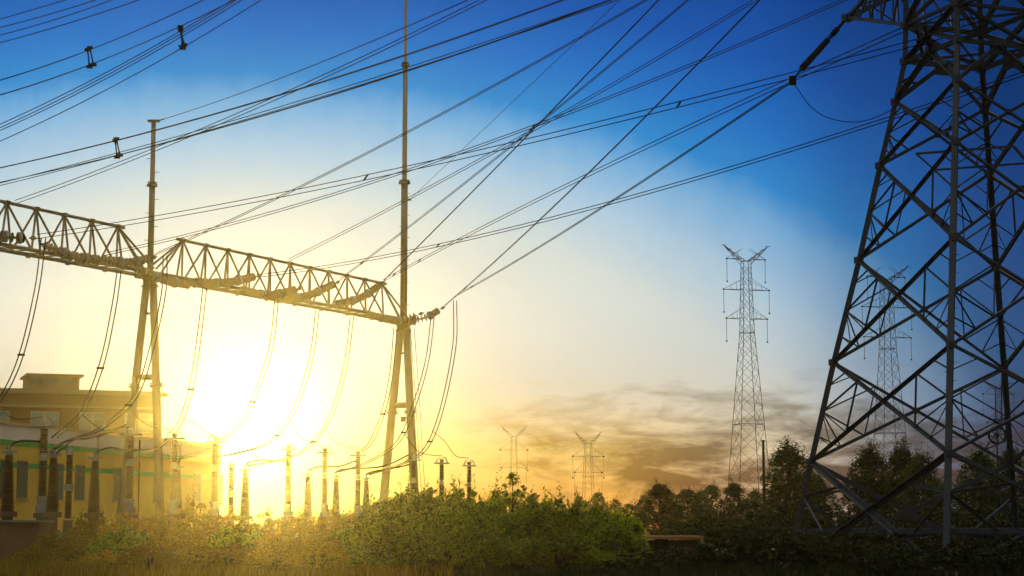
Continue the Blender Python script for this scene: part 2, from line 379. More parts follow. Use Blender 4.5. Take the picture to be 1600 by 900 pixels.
# trees on the right
def put(proto, px, top, D, wpx, label, group): plant(proto, px, top, D, wpx, label, group, 10, {'p': 6.0, 'b': 7, 'l': 8}[proto.name[0]])
T = 'trees behind the yard'
for i, (pr, px, top, D, w, lb) in enumerate([
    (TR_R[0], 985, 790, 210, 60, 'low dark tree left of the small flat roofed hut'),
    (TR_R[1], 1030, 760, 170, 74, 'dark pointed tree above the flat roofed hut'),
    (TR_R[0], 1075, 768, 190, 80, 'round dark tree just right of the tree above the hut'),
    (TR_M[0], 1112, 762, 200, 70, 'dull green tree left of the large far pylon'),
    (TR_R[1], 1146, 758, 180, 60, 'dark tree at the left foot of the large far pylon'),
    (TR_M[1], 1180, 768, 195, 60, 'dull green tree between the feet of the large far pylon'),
    (TR_P[0], 1232, 704, 160, 128, 'tall bright topped tree between large far pylon and lattice tower'),
    (TR_P[1], 1276, 750, 165, 84, 'lower tree right behind the left leg of the lattice tower'),
    (TR_P[0], 1358, 708, 150, 108, 'tall upright tree inside the left bay of the lattice tower'),
    (TR_P[1], 1408, 706, 158, 110, 'tallest feathery tree inside the left bay of the lattice tower'),
    (TR_M[0], 1440, 714, 150, 90, 'dark tree close left of the near tower leg'),
    (TR_M[1], 1466, 752, 170, 70, 'small tree directly behind the near tower leg'),
    (TR_P[0], 1530, 712, 150, 110, 'green tree between the near and the far tower leg'),
    (TR_M[0], 1580, 708, 145, 90, 'broad green tree behind the far tower leg'),
    (TR_P[1], 1625, 700, 150, 80, 'green tree cut by the right frame edge')]):
    put(pr, px, top, D, w, lb, T)
for i, (px, top, D, w) in enumerate([(905, 778, 300, 34), (935, 772, 320, 40), (962, 782, 290, 36), (1006, 776, 330, 40), (1050, 772, 330, 44), (1095, 770, 340, 44), (880, 790, 310, 30)]):
    put(TR_R[i % 2], px, top, D, w, 'small %s tree from the left in the distant row behind the bushes' % ordw[i], 'distant row of trees')
# far wood at the horizon
random.seed(3)
fw = MB()
for i in range(900):
    x = random.uniform(-60, 330); y = random.uniform(430, 476)
    clump(fw, V((x*.75, y, random.uniform(.5, 5.5+2*math.sin(x*.06)))), 2.0, 9, 1.1, .8)
tag(fw.build('far_wood', L_DARK), 'far low wood along the horizon', 'wood', kind='stuff')
# grass: golden glow put into the left part's colour, right part kept dark
random.seed(4)
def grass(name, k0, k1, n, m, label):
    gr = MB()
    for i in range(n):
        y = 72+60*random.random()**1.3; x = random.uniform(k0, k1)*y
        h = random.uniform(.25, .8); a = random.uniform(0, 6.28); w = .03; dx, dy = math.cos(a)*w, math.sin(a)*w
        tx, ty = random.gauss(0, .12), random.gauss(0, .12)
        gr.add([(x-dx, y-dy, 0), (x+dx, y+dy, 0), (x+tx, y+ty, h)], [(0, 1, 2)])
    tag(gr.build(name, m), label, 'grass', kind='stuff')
grass('dry_grass', -.30, -.03, 14000, L_DRY, 'grass coloured golden for the haze glow between the weeds on the left')
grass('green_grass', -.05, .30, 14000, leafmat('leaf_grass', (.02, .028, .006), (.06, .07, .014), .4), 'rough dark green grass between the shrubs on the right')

# ------------------------------------------------------------------ buildings
YEL = mat('yellow_paint', (.86, .60, .08), .7, 0, .12, .25)
CRM = mat('cream_paint', (.88, .85, .74), .7, 0, .10, .25)
GRN = mat('green_paint', (.05, .42, .07), .6, 0, .15, .3)
BRN = mat('tan_render', (.30, .16, .05), .8, 0, .2, .3)
TRIM = mat('pale_trim', (.55, .42, .22), .7, 0, .2, .5)
GLS = mat('window_glass', (.10, .16, .10), .12, .0, .3, .5, spec=.8)
GLS2 = mat('pale_window_glass', (.42, .48, .42), .15, .0, .3, .5, spec=.8)
FRM = mat('window_frame', (.20, .14, .06), .6)
# long yellow hall seen along its side
hA = V((-49.3-.23*25, 160, 0)); dirv = V((.23, 1, 0)).normalized(); hl = 83.0; nrm = V((dirv.y, -dirv.x, 0))
hall = thing('yellow_hall', 'long yellow hall with green stripes and a cream top band, behind the bushings', 'building')
def hallpt(s, z, o=0): return hA+dirv*s+V((0, 0, z))+nrm*o
def zat(px, py):
    """height on the hall's wall that shows at px, py"""
    k = (px-800)/F; d = P(px, py, 100); X = d.x/100
    # hA.x + dir.x*s = X*(hA.y+dir.y*s)
    s = (X*hA.y-hA.x)/(dirv.x-X*dirv.y); q0 = P(px, py, hA.y+dirv.y*s); return s, q0.z
ztop = .5*(zat(0, 662)[1]+zat(245, 689)[1]); 
z1a = zat(0, 686)[1]; z1b = zat(0, 694.5)[1]; z2a = zat(0, 721)[1]; z2b = zat(0, 729)[1]; wz0 = zat(34, 777)[1]; wz1 = zat(34, 722)[1]
def wallband(z0, z1, s0, s1, d=.3):
    return None
w = MB()
M3 = math.atan2(dirv.y, dirv.x)
def hbox(mb, s0, s1, z0, z1, o0, o1):
    vs = [hallpt(s, z, o) for z in (z0, z1) for s, o in ((s0, o0), (s1, o0), (s1, o1), (s0, o1))]
    mb.add(vs, [(3, 2, 1, 0), (4, 5, 6, 7), (0, 1, 5, 4), (1, 2, 6, 5), (2, 3, 7, 6), (3, 0, 4, 7)])
hbox(w, 0, hl, 0, ztop, -14, 0); w.build('wall', YEL, hall)
w = MB(); hbox(w, -.05, hl+.05, z1b, ztop+.02, -.02, .04); w.build('top_band', CRM, hall)
w = MB(); hbox(w, -.08, hl+.08, z1a-.0, z1b+.0, -.01, .07); 
w = MB(); hbox(w, -.08, hl+.08, z1b, z1a, -.01, .07); w.build('green_stripe', GRN, hall)
w = MB(); hbox(w, -.08, hl+.08, z2b, z2a, -.01, .07); w.build('green_stripe', GRN, hall)
w = MB(); hbox(w, -.25, hl+.25, ztop+.02, ztop+.3, -14.2, .22); w.build('parapet', TRIM, hall)
w = MB(); hbox(w, -.1, hl+.1, 0, 1.6, -.01, .09); w.build('plinth', CONC, hall)
for px in (8, 34, 92, 124, 183, 246, 308, 342):
    s, _ = zat(px, 750)
    ww = .85 if px != 92 else .7
    fr = MB(); hbox(fr, s-ww*1.25, s+ww*1.25, wz0-.12, wz1+.12, -.02, .11)
    fo = fr.build('window', FRM, hall)
    for j in (-1, 1):
        gl = MB(); hbox(gl, s+j*ww*.58-ww*.5, s+j*ww*.58+ww*.5, wz0, wz1-.95, .0, .135); gl.build('pane', GLS, fo)
        gl = MB(); hbox(gl, s+j*ww*.58-ww*.5, s+j*ww*.58+ww*.5, wz1-.85, wz1, .0, .135); gl.build('pane', GLS, fo)
    sl_ = MB(); hbox(sl_, s-ww*1.4, s+ww*1.4, wz0-.24, wz0-.12, -.02, .2); sl_.build('sill', TRIM, fo)
for px in (60, 150, 215, 278):
    s, _ = zat(px, 750); m_ = MB(); m_.tube([hallpt(s, .3, .16), hallpt(s, ztop-.1, .16)], .09, 6); m_.build('downpipe', FRM, hall)
for px in (70, 205):
    s, _ = zat(px, 750); m_ = MB(); hbox(m_, s-.9, s+.9, wz1+.9, wz1+1.5, .0, .55); m_.build('air_conditioner', TRIM, hall)
# tan building behind
D2 = 262
ob = thing('tan_building', 'tan flat roofed building with a wide cornice and a small rooftop room', 'building')
a = P(-60, 640, D2); b = P(246, 640, D2+9); dv = (b-a); dv.z = 0; L2 = dv.length; dv.normalize(); n2 = V((dv.y, -dv.x, 0))
def obox(mb, s0, s1, z0, z1, o0, o1):
    vs = [a*1 + dv*s+n2*o+V((0, 0, z-a.z)) for z in (z0, z1) for s, o in ((s0, o0), (s1, o0), (s1, o1), (s0, o1))]
    mb.add(vs, [(3, 2, 1, 0), (4, 5, 6, 7), (0, 1, 5, 4), (1, 2, 6, 5), (2, 3, 7, 6), (3, 0, 4, 7)])
def oz(py): return P(100, py, D2+4).z
def os_(px): return L2*(px+60)/306
w = MB(); obox(w, 0, L2, 0, oz(612), -16, 0); w.build('wall', BRN, ob)
w = MB(); obox(w, -.8, L2+.8, oz(616), oz(608.5), -16.8, .9); w.build('cornice', TRIM, ob)
w = MB(); obox(w, -.3, L2+.3, oz(637), oz(633), -.02, .35); w.build('string_course', TRIM, ob)
w = MB(); obox(w, -.02, L2+.02, oz(633), oz(616), -.02, .12); w.build('fascia', mat('fascia', (.46, .30, .10), .8, 0, .15, .3), ob)
for (x0, x1) in ((-22, 14), (46, 90), (122, 164), (194, 212), (216, 240)):
    fr = MB(); obox(fr, os_(x0), os_(x1), oz(674), oz(643), -.02, .10); fo = fr.build('window', mat('pale_window_frame', (.6, .55, .42), .6), ob)
    n = 2 if x1-x0 > 30 else 1
    for j in range(n):
        u0 = x0+(x1-x0)*j/n+1.2; u1 = x0+(x1-x0)*(j+1)/n-1.2
        gl = MB(); obox(gl, os_(u0), os_(u1), oz(673), oz(654), .0, .14); gl.build('pane', GLS2, fo)
        gl = MB(); obox(gl, os_(u0), os_(u1), oz(652.5), oz(644.5), .0, .14); gl.build('pane', GLS2, fo)
w = MB(); obox(w, os_(42), os_(122), oz(609), oz(587), -9, -1.2); rr_ = w.build('rooftop_room', TRIM, ob)
w = MB(); obox(w, os_(38), os_(128), oz(587), oz(583.5), -9.6, -.5); w.build('roof', TRIM, rr_)
for (x0, x1) in ((48, 66), (68, 90), (94, 118)):
    w = MB(); obox(w, os_(x0), os_(x1), oz(599), oz(589), -1.4, -1.1); w.build('window', GLS2, rr_)
# flood light on its corner
lp = MB(); q0 = P(246, 617, D2+8); lp.tube([q0, P(256, 616, D2+7)], .08); lp.box(P(259, 617, D2+7), (.75, .5, .5)); lp.build('flood_light', HOSE, ob)

# small hut lower right of the bushes
hut = thing('hut', 'small brown hut with a flat projecting roof, half hidden by the bushes', 'building')
c = P(1040, 850, 104)
w = MB(); w.box((c.x, 106, P(1040, 844, 104).z/2), (3.4, 3.4, P(1040, 844, 104).z)); w.build('wall', mat('hut_wall', (.22, .10, .035), .9, 0, .35, 1.5, .3), hut)
w = MB(); w.box((c.x, 106, P(1040, 840, 104).z), (4.1, 4.2, .16)); w.build('roof', mat('hut_roof', (.50, .24, .10), .8, 0, .3, 2), hut)
w = MB(); w.box((c.x-.2, 104.26, .85), (.75, .08, 1.3)); w.build('door', mat('hut_door', (.07, .04, .025), .7), hut)
w = MB(); w.box((P(996, 830, 104).x, 105, P(996, 830, 104).z/2+.2), (.5, .5, P(996, 830, 104).z+.1)); w.build('chimney', CONC, hut)

# low wall of the yard and concrete block
wl = MB(); p0 = P(-80, 830, 106); p1 = P(640, 830, 112)
wl.bar(V((p0.x, 106, .70)), V((p1.x, 112, .70)), .3, 1.4, 0); wlo = wl.build('yard_wall', mat('yard_wall', (.34, .20, .09), .9, 0, .35, .7, .3))
tag(wlo, 'long low brown wall closing the switchyard behind the weeds', 'wall')
wl = MB(); wl.bar(V((p0.x, 106, 1.46)), V((p1.x, 112, 1.46)), .42, .1); co = wl.build('coping', CONC, wlo)
pb = thing('concrete_plinth', 'pale pinkish concrete plinth at the left frame edge under the first bushing', 'plinth')
c = P(10, 820, 101); w = MB(); w.box((c.x-.4, 102, 1.15), (4.4, 2.4, 2.3)); w.build('block', mat('pink_concrete', (.24, .14, .08), .85, 0, .25, 1.2, .3), pb)
w = MB(); w.box((c.x-.4, 102, 2.36), (4.7, 2.7, .12)); w.build('slab', CONC, pb)

# wire fence before the middle bushes
fe = thing('wire_fence', 'low wire fence with thin grey posts before the middle bushes', 'fence')
x0, x1 = P(470, 880, 87).x, P(1010, 880, 87).x
nfp = 13
for i in range(nfp):
    x = x0+(x1-x0)*i/(nfp-1); q0 = MB(); q0.box((x+random.uniform(-.1, .1), 87, .7), (.06, .06, 1.4+random.uniform(-.1, .1))); q0.build('post', mat('fence_post', (.20, .15, .10), .8), fe)
for z in (.45, .9, 1.25):
    q0 = MB(); q0.bar((x0, 87-.05, z), (x1, 87-.05, z), .018 if z > .5 else .04); q0.build('rail', mat('fence_rail', (.16, .11, .07), .8), fe)

# ------------------------------------------------------------------ the gantry
GA, GB = V((P(234.5, 430, 165).x, 165, 0)), V((P(630.5, 505, 203).x, 203, 0))
gv = GB-GA; GL = gv.length; gd = gv.normalized(); gn = V((gd.y, -gd.x, 0))
ZB = .5*(P(234, 428, 165).z+P(630, 503, 203).z)
def gpt(t, o=0, z=0): return GA+gv*t+gn*o+V((0, 0, z))
def beamD(px):
    k = P(px, 450, 100).x/100
    t = (k*GA.y-GA.x)/(gv.x-k*gv.y); return GA.y+gv.y*t
gan = thing('steel_gantry', 'pale yellow pipe gantry carrying a long lattice beam on A shaped columns', 'gantry')
def truss(t0, t1):
    m = MB(); n = 11; zt = ZB+3.6; HW = 1.05
    i0, i1 = .055, .945
    T = lambda u: t0+(t1-t0)*u
    for o in (-HW, HW): m.tube([gpt(T(0), o, ZB), gpt(T(1), o, ZB)], .17, 8)
    m.tube([gpt(T(i0+.03), 0, zt), gpt(T(i1-.03), 0, zt)], .14, 8)
    tops = [T(i0+.05+(i1-i0-.10)*k/(n-1)) for k in range(n)]
    bots = [T(i0-.0+(i1-i0)*k/n) for k in range(n+1)]
    for o in (-HW, HW):
        for k, tt in enumerate(tops):
            m.tube([gpt(tt, 0, zt), gpt(bots[k], o, ZB)], .095, 6); m.tube([gpt(tt, 0, zt), gpt(bots[k+1], o, ZB)], .095, 6)
        m.tube([gpt(tops[0], 0, zt), gpt(T(0.004), o*.5, ZB+.5)], .10, 6); m.tube([gpt(tops[-1], 0, zt), gpt(T(.996), o*.5, ZB+.5)], .10, 6)
    for k in range(len(bots)-1):
        m.tube([gpt(bots[k], -HW, ZB), gpt(bots[k+1], HW, ZB)], .05, 5); m.tube([gpt(bots[k], -HW, ZB), gpt(bots[k], HW, ZB)], .06, 5)
    for tt in tops:
        q0 = gpt(tt, 0, zt); m.box(q0, (.42, .42, .3), math.atan2(gd.y, gd.x))
    m.build('beam_truss', PALE, gan)
    # hanging eyes along the underside
    for k in range(1, 9):
        e = MB(); q0 = gpt(T(k/9), -HW, ZB-.22); e.tube([q0+gd*.25+V((0, 0, .2)), q0+gd*.2, q0-gd*.2, q0-gd*.25+V((0, 0, .2))], .07, 5); e.build('hanging_eye', PALE, gan)
truss(-1, 0); truss(0, 1)
def flange(mb, c, d, r, h=.14): d = V(d).normalized(); mb.tube([V(c)-d*h/2, V(c)+d*h/2], r, 14)
def column(t, r, masttop, mr):
    c = gpt(t); co = thing('column', None, None); co.parent = gan
    tl = ZB-.35
    zc = ZB*.60
    ends = []
    for o0, o1 in ((-.32, -2.85), (.32, 1.85)):
        m = MB(); A = gpt(t, o0, tl); B = gpt(t, o1, 0); m.tube([B, B.lerp(A, .56), A], [r*1.12, r*1.02, r*.9], 16); leg = m.build('leg', PALE, co, True)
        q0 = B.lerp(A, .60)
        for q1, hh, rr_ in ((q0, .16, 1.55), (q0+(A-B).normalized()*.22, .1, 1.55), (B.lerp(A, .97), .14, 1.25)):
            f_ = MB(); flange(f_, q1, A-B, r*rr_, hh); f_.build('flange', PALE, leg)
        ends.append((A, B))
    m = MB(); a0 = ends[0][1].lerp(ends[0][0], .635); b0 = ends[1][1].lerp(ends[1][0], .635); m.tube([a0, b0], r*.72, 12); m.build('crossbar', PALE, co, True)
    m = MB(); a0 = ends[0][1].lerp(ends[0][0], .87); b0 = ends[1][1].lerp(ends[1][0], .87); m.tube([a0, b0], r*.3, 8); m.build('crossbar', PALE, co)
    m = MB(); m.box(gpt(t, 0, tl+.12), (1.9, 1.9, .22), math.atan2(gd.y, gd.x)); m.tube([gpt(t, 0, tl-.7), gpt(t, 0, tl+.05)], [r*1.1, r*1.9], 12); m.build('head_plate', PALE, co)
    m = MB()
    zs = [ZB-.2]+[z for z, _ in mr]; rs = []
    cz = ZB-.2; prev = None
    pts = []; rad = []
    for z, rr in mr:
        pts += [gpt(t, 0, cz), gpt(t, 0, z)]; rad += [rr, rr*.94]; cz = z+.01
    m.tube(pts, rad, 14); ma = m.build('mast', PALE, gan, True)
    for z, rr in mr[:-1]:
        m = MB(); flange(m, gpt(t, 0, z), (0, 0, 1), rr*1.7, .18); m.build('flange', PALE, ma)
        m = MB(); flange(m, gpt(t, 0, z+.25), (0, 0, 1), rr*1.5, .1); m.build('flange', PALE, ma)
    zt = mr[-1][0]; z = ZB+.6; k = 0
    while z < min(zt, ZB+16): m = MB(); m.bar(gpt(t, 0, z), gpt(t, 0, z)+V((.62 if k % 2 else -.55, -.1, 0)), .05); m.build('climbing_peg', PALE, ma); z += 1.2; k += 1
    return ma
zf = lambda px, py, D: P(px, py, D).z
m1 = column(0, .36, 0, [(zf(235, 290, 165), .27), (zf(240, 189, 165), .21)])
m2 = column(1, .43, 0, [(zf(630, 286, 203), .38), (zf(631, 102, 203), .27), (zf(632, -16, 203), .17)])
column(-1, .36, 0, [(ZB+6, .27)])
m = MB(); q0 = P(240, 189, 165); m.box(q0, (1.0, .5, .16)); m.tube([q0+V((.3, 0, 0)), P(256, 186, 164)], .06, 6); m.build('mast_cap', PALE, m1)
m = MB(); q0 = P(637, 312, 203); m.box(q0, (.8, .3, .2)); m.build('bracket', PALE, m2)
m = MB(); q0 = P(632, 637, 201); m.bar(P(632, 653, 201), P(641, 653, 202), .12); m.box(P(630, 655, 201), (.5, .4, .5)); m.build('flood_light', HOSE, m2)

# ------------------------------------------------------------------ insulator strings
def string(pts3, name, label, mats, rad=.3, sp=.26, twin=True, group='insulator strings on the gantry beam'):
    r = thing(name, label, 'insulator', pts3[0], group=group)
    pts = catmull(pts3, 14)
    L = [0]
    for i in range(1, len(pts)): L.append(L[-1]+(pts[i]-pts[i-1]).length)
    def at(s):
        for i in range(1, len(L)):
            if s <= L[i] or i == len(L)-1:
                u = (s-L[i-1])/max(1e-6, L[i]-L[i-1]); return pts[i-1].lerp(pts[i], u), (pts[i]-pts[i-1]).normalized()
    m = MB(); tot = L[-1]; n = max(4, int((tot-.5)/sp))
    for j in (0, 1) if twin else (0,):
        off = V((0, 0, (j-.5)*rad*1.15)) if twin else V((0, 0, 0))
        P_ = []; RR = []
        for k in range(n):
            p, d = at(.3+(tot-.6)*k/n)
            for a_, rr_ in ((-.45, .25), (-.36, .55), (-.22, 1.0), (-.08, .97), (-.02, .35), (.40, .25)):
                P_.append(p+d*sp*a_+off); RR.append(rad*(.66 if twin else 1)*rr_)
        m.tube(P_, RR, 9)
    m.build('disc_stack', mats[0], r, at=pts3[0])
    for s_ in (0.0, tot):
        h = MB(); p, d = at(max(.01, min(tot-.01, s_))); h.box(p, (.28, .28, .3) if rad > .3 else (.14, .14, .16)); h.tube([p-d*.3, p+d*.3], .08, 6); h.build('end_fitting', mats[1], r, at=pts3[0])
    if rad > .3:
        for s_ in (tot*.33, tot*.66): h = MB(); p, d = at(s_); h.tube([p-d*.13, p+d*.13], rad*1.18, 10); h.build('band', STEEL, r, at=pts3[0])
    return r
SPEC = [
 ([(-12, 364), (20, 368), (52, 371)], -1, PORC_D, 'short dark brown insulator string at the left end of the lattice beam'),
 ([(68, 382), (115, 397), (165, 406)], -1, PORC_W, 'cream insulator string sagging left of the left mast, second from the frame edge'),
 ([(160, 404), (200, 407), (241, 401)], -1, PORC_W, 'cream insulator string ending in front of the left mast foot'),
 ([(210, 417), (255, 434), (304, 446)], -1, PORC_W, 'cream insulator string dropping rightward across the left column head'),
 ([(303, 439), (350, 439), (404, 430)], -1, PORC_W, 'nearly level insulator string in the left half of the right beam bay'),
 ([(375, 451), (420, 458), (468, 450)], -1, PORC_W, 'lowest sagging insulator string at the middle of the right beam bay'),
 ([(430, 467), (480, 459), (528, 440)], -1, PORC_W, 'long insulator string rising rightward at the middle of the right beam bay'),
 ([(525, 474), (562, 463), (598, 441)], -1, PORC_W, 'steepest insulator string, rising toward the right mast'),
 ([(572, 489), (620, 498), (658, 489)], -1, PORC_W, 'sagging insulator string crossing the right column head'),
 ([(622, 499), (662, 494), (692, 480)], -1, PORC_W, 'outermost insulator string, reaching past the right column'),
]
for i, (pp, o, mt, lb) in enumerate(SPEC):
    ps = []
    for j, (x, y) in enumerate(pp):
        D = beamD(min(x, 640))-1.6-1.2*j; ps.append(P(x, y+(3 if j == 1 else 1), D))
    string(ps, 'insulator_string', lb, (mt, PALE), .40, .40, False)
# ------------------------------------------------------------------ conductors
def bundle(name, label, A, M, B, DA, DB, r, offs, ext=(0, 0), group=None, cat='power line', spacers=()):
    a, b = P(*A, DA), P(*B, DB)
    # t where the plan position lines up with the middle pixel; then sag from its row
    lo, hi = 0, 1
    s = 0
    for _ in range(12):
        lo, hi = 0.0, 1.0
        f = lambda t: (a.lerp(b, t)-V((0, 0, 4*s*t*(1-t))))
        sg_ = 1 if proj(b)[0] > proj(a)[0] else -1
        for _ in range(40):
            mid = (lo+hi)/2
            if (proj(f(mid))[0]-M[0])*sg_ < 0: lo = mid
            else: hi = mid
        t = (lo+hi)/2; cur = f(t); want = P(proj(cur)[0], M[1], cur.y)
        s += (cur.z-want.z)/(4*t*(1-t))
    L = (b-a).length; s = max(-.012*L, min(s, .12*L))
    o = thing(name, label, cat, a, group=group)
    hd = V((b.x-a.x, b.y-a.y, 0)).normalized(); hn = V((hd.y, -hd.x, 0))
    T = [(-ext[0])+(1+ext[0]+ext[1])*k/28 for k in range(29)]
    cv_ = [f(t) for t in T]
    for (h_, v_) in offs:
        m = MB(); m.tube([p+hn*h_+V((0, 0, v_)) for p in cv_], r, 5); m.build('wire', WIRE, o, True, at=a)
    for t in spacers:
        p = f(t); m = MB(); kk = max(1, p.y/90); hs = [q_[0] for q_ in offs]; vs = [q_[1] for q_ in offs]
        if len(offs) > 2:
            top, bot = max(vs), min(vs)
            for e_ in (-1, 1):
                A1 = p+hn*(max(hs)*e_)+V((0, 0, top))+hd*(e_*.17-.1)*kk; B1 = p+hn*(max(hs)*e_)+V((0, 0, bot))+hd*(e_*.22+.1)*kk
                m.tube([A1, A1.lerp(B1, .3), A1.lerp(B1, .7), B1], [.06*kk, .035*kk, .035*kk, .06*kk], 6); m.box(A1, (.26*kk, .13*kk, .14*kk)); m.box(B1, (.28*kk, .13*kk, .14*kk))
            m.bar(p+hn*min(hs)+V((0, 0, bot)), p+hn*max(hs)+V((0, 0, bot)), .07)
        else:
            m.bar(p+hn*hs[0]+V((0, 0, vs[0])), p+hn*hs[-1]+V((0, 0, vs[-1])), .08)
        m.build('spacer', WIRE, o, at=a)
    return o
TW = [(-.16, .20), (.16, -.20)]
TWG = [(-.14, .14), (.14, -.14)]
RW = .029
GG = 'conductors leaving the gantry to the upper right'
G2 = 'conductors crossing the top of the view'
def bd(px, k=3): return beamD(min(px, 640))-k
bundle('twin_conductor', 'steep pair of wires from the outermost string up to the frame top near the tower', (692, 480), (868, 320), (1187, 0), bd(640, 5), 112, RW, TW, (0, .3), GG, spacers=(.12,))
bundle('twin_conductor', 'pair of wires from the outermost string to the long string hung on the tower arm', (712, 462), (949, 319), (1236, 128), bd(640, 5), 88, RW, TWG, (0, 0), GG, spacers=(.1,))
bundle('twin_conductor', 'pair of wires from the string at the right mast into the upper tower body', (596, 440), (955, 256), (1425, 40), bd(596, 5), 90, RW, TW, (0, .06), GG, spacers=(.05, .14))
bundle('twin_conductor', 'low dark pair of wires from mid beam passing through the tower at mid height', (404, 431), (820, 352), (1600, 115), bd(404, 5), 86, RW, TWG, (0, .1), GG, spacers=(.38,))
bundle('twin_conductor', 'steepest pair of wires, from near the right mast to the frame top', (598, 440), (820, 216), (1029, 0), bd(598, 5), 118, RW, TW, (0, .3), GG, spacers=(.1,))
bundle('twin_conductor', 'pair of wires from the mid beam string climbing through the wires\' crossing point', (529, 438), (784, 240), (1075, 0), bd(529, 5), 118, RW, TW, (0, .3), GG, spacers=(.1,))
bundle('twin_conductor', 'pair of wires from behind the lattice beam rising left of the right mast', (448, 408), (773, 237), (1180, 0), bd(448, 5), 118, RW, TW, (0, .3), GG)
bundle('twin_conductor', 'pair of wires from the string left of the left mast, ending nearest the tower', (165, 397), (683, 251), (1319, 0), bd(165, 5), 108, RW, TWG, (0, .2), GG, spacers=(.66,))
bundle('twin_conductor', 'pair of wires from the dark string at the beam end into the tower', (55, 370), (629, 265), (1425, 68), bd(55, 5), 88, RW, TW, (0, .05), GG, spacers=(.5, .82))
bundle('twin_conductor', 'pair of wires from before the left mast to the frame top right of centre', (243, 397), (628, 211), (1009, 0), bd(243, 5), 115, RW, TWG, (0, .3), GG)
QD = [(-.2, .40), (.2, .30), (-.2, -.62), (.2, -.74)]
bundle('quad_conductor', 'four spaced wires crossing before the left mast top, with one spacer frame', (0, 270), (420, 162), (905, 0), 132, 108, .028, QD, (.1, .3), G2, spacers=(.235,))
bundle('twin_conductor', 'pair of wires from the left beam top crossing the right mast near the frame top', (32, 313), (400, 167), (755, 0), 140, 110, RW, TW, (.02, .3), G2)
bundle('twin_conductor', 'lowest pair of wires crossing before the left mast below its top', (0, 288), (400, 180), (959, 0), 134, 108, RW, TWG, (.1, .3), G2)
QT = [(-.12, .40), (.12, .28), (-.12, -.34), (.12, -.46)]
bundle('quad_conductor', 'four spaced wires at the upper left with the lower left spacer frame', (0, 136), (142, 88), (340, 0), 92, 86, .022, QT, (.3, .6), G2, spacers=(.43,))
bundle('triple_conductor', 'three spreading wires at the upper left with the upper right spacer frame', (0, 206), (300, 50), (382, 0), 92, 84, .022, [(-.15, .46), (.12, 0), (-.1, -.42), (.2, .1)], (.3, .6), G2, spacers=(.76,))
for (A, M_, B, lb) in [((0, 30), (52, 15), (103, 0), 'topmost single wire in the upper left corner'), ((0, 43), (75, 23), (150, 0), 'second single wire from the upper left corner'),
                 ((0, 55), (88, 30), (175, 0), 'third single wire from the upper left corner'), ((0, 67), (108, 36), (217, 0), 'fourth single wire from the upper left corner')]:
    bundle('overhead_wire', lb, A, M_, B, 94, 88, .024, [(0, 0)], (.5, .8), G2)
bundle('earth_wire', 'thin earth wire rising from the top of the left mast', (256, 186), (300, 172), (520, 90), 164, 120, .03, [(0, 0)], (0, .5), 'thin earth wires')
bundle('earth_wire', 'thin faint earth wire rising from the bracket on the right mast', (640, 312), (720, 236), (1000, -30), 203, 120, .02, [(0, 0)], (0, .2), 'thin earth wires')

def curvewire(name, label, pts, D0, D1, r=.045, gap=.28, n=2, cat='cable', group=None, mt=None, knots=()):
    p3 = [P(x, y, D0+(D1-D0)*i/(len(pts)-1)) for i, (x, y) in enumerate(pts)]
    c_ = catmull(p3, 8); o = thing(name, label, cat, c_[0], group=group)
    for j in range(n):
        m = MB(); m.tube([p+V(((j-.5*(n-1))*gap, 0, 0)) for p in c_], r, 5); m.build('wire', mt or WIRE, o, True, at=c_[0])
    for k in knots:
        p = c_[int(k*(len(c_)-1))]; m = MB(); m.box(p, (gap+.2, .16, .16)); m.build('spacer', mt or WIRE, o, at=c_[0])
    return o

# ------------------------------------------------------------------ switchgear
def shed_profile(z0, z1, r0, r1, pitch=.13, depth=.09):
    n = int((z1-z0)/pitch); pr = []
    for k in range(n):
        z = z0+(z1-z0)*k/n; r = r0+(r1-r0)*k/n; dz = (z1-z0)/n
        pr += [(r, z), (r+depth, z+dz*.35), (r+depth, z+dz*.5), (r, z+dz*.95)]
    return pr
def make_A():
    r = thing('post_insulator', 'x', 'insulator')
    m = MB(); m.lathe([(.55, 0), (.55, .25), (.35, .3), (.35, 2.6)], 12); m.box((0, 0, 2.75), (.9, .9, .3)); m.build('pedestal', PED, r)
    m = MB(); m.lathe([(.42, 2.9), (.42, 3.3), (.30, 3.35), (.30, 3.7), (.36, 3.72), (.36, 3.9)], 14); m.build('base_fitting', STEEL, r)
    m = MB(); m.lathe(shed_profile(3.9, 6.05, .20, .18), 14); m.build('lower_insulator', PORC_B, r)
    m = MB(); m.lathe([(.18, 6.05), (.24, 6.08), (.24, 6.34), (.18, 6.38), (.18, 6.52)], 14); m.build('joint_collar', WHITE, r)
    m = MB(); m.lathe(shed_profile(6.52, 8.05, .17, .15), 14); m.build('upper_insulator', PORC_B, r)
    m = MB(); m.lathe([(.10, 8.05), (.18, 8.1), (.18, 8.3), (.24, 8.42), (.18, 8.52), (.05, 8.56)], 12); m.build('top_cap', WHITE, r)
    m = MB(); n = 26
    m.tube([V((.72*math.cos(6.2832*k/n), .72*math.sin(6.2832*k/n), 8.12)) for k in range(n+1)], .055, 6)
    for k in range(4):
        a_ = k*math.pi/2+.5; ca, sa = math.cos(a_), math.sin(a_)
        m.tube([V((.72*ca, .72*sa, 8.12)), V((.66*ca, .66*sa, 8.45)), V((.42*ca, .42*sa, 8.66)), V((.15*ca, .15*sa, 8.7))], .028, 5)
        m.bar((.1*ca, .1*sa, 8.12), (.72*ca, .72*sa, 8.12), .06)
    m.build('corona_ring', STEEL, r); return r
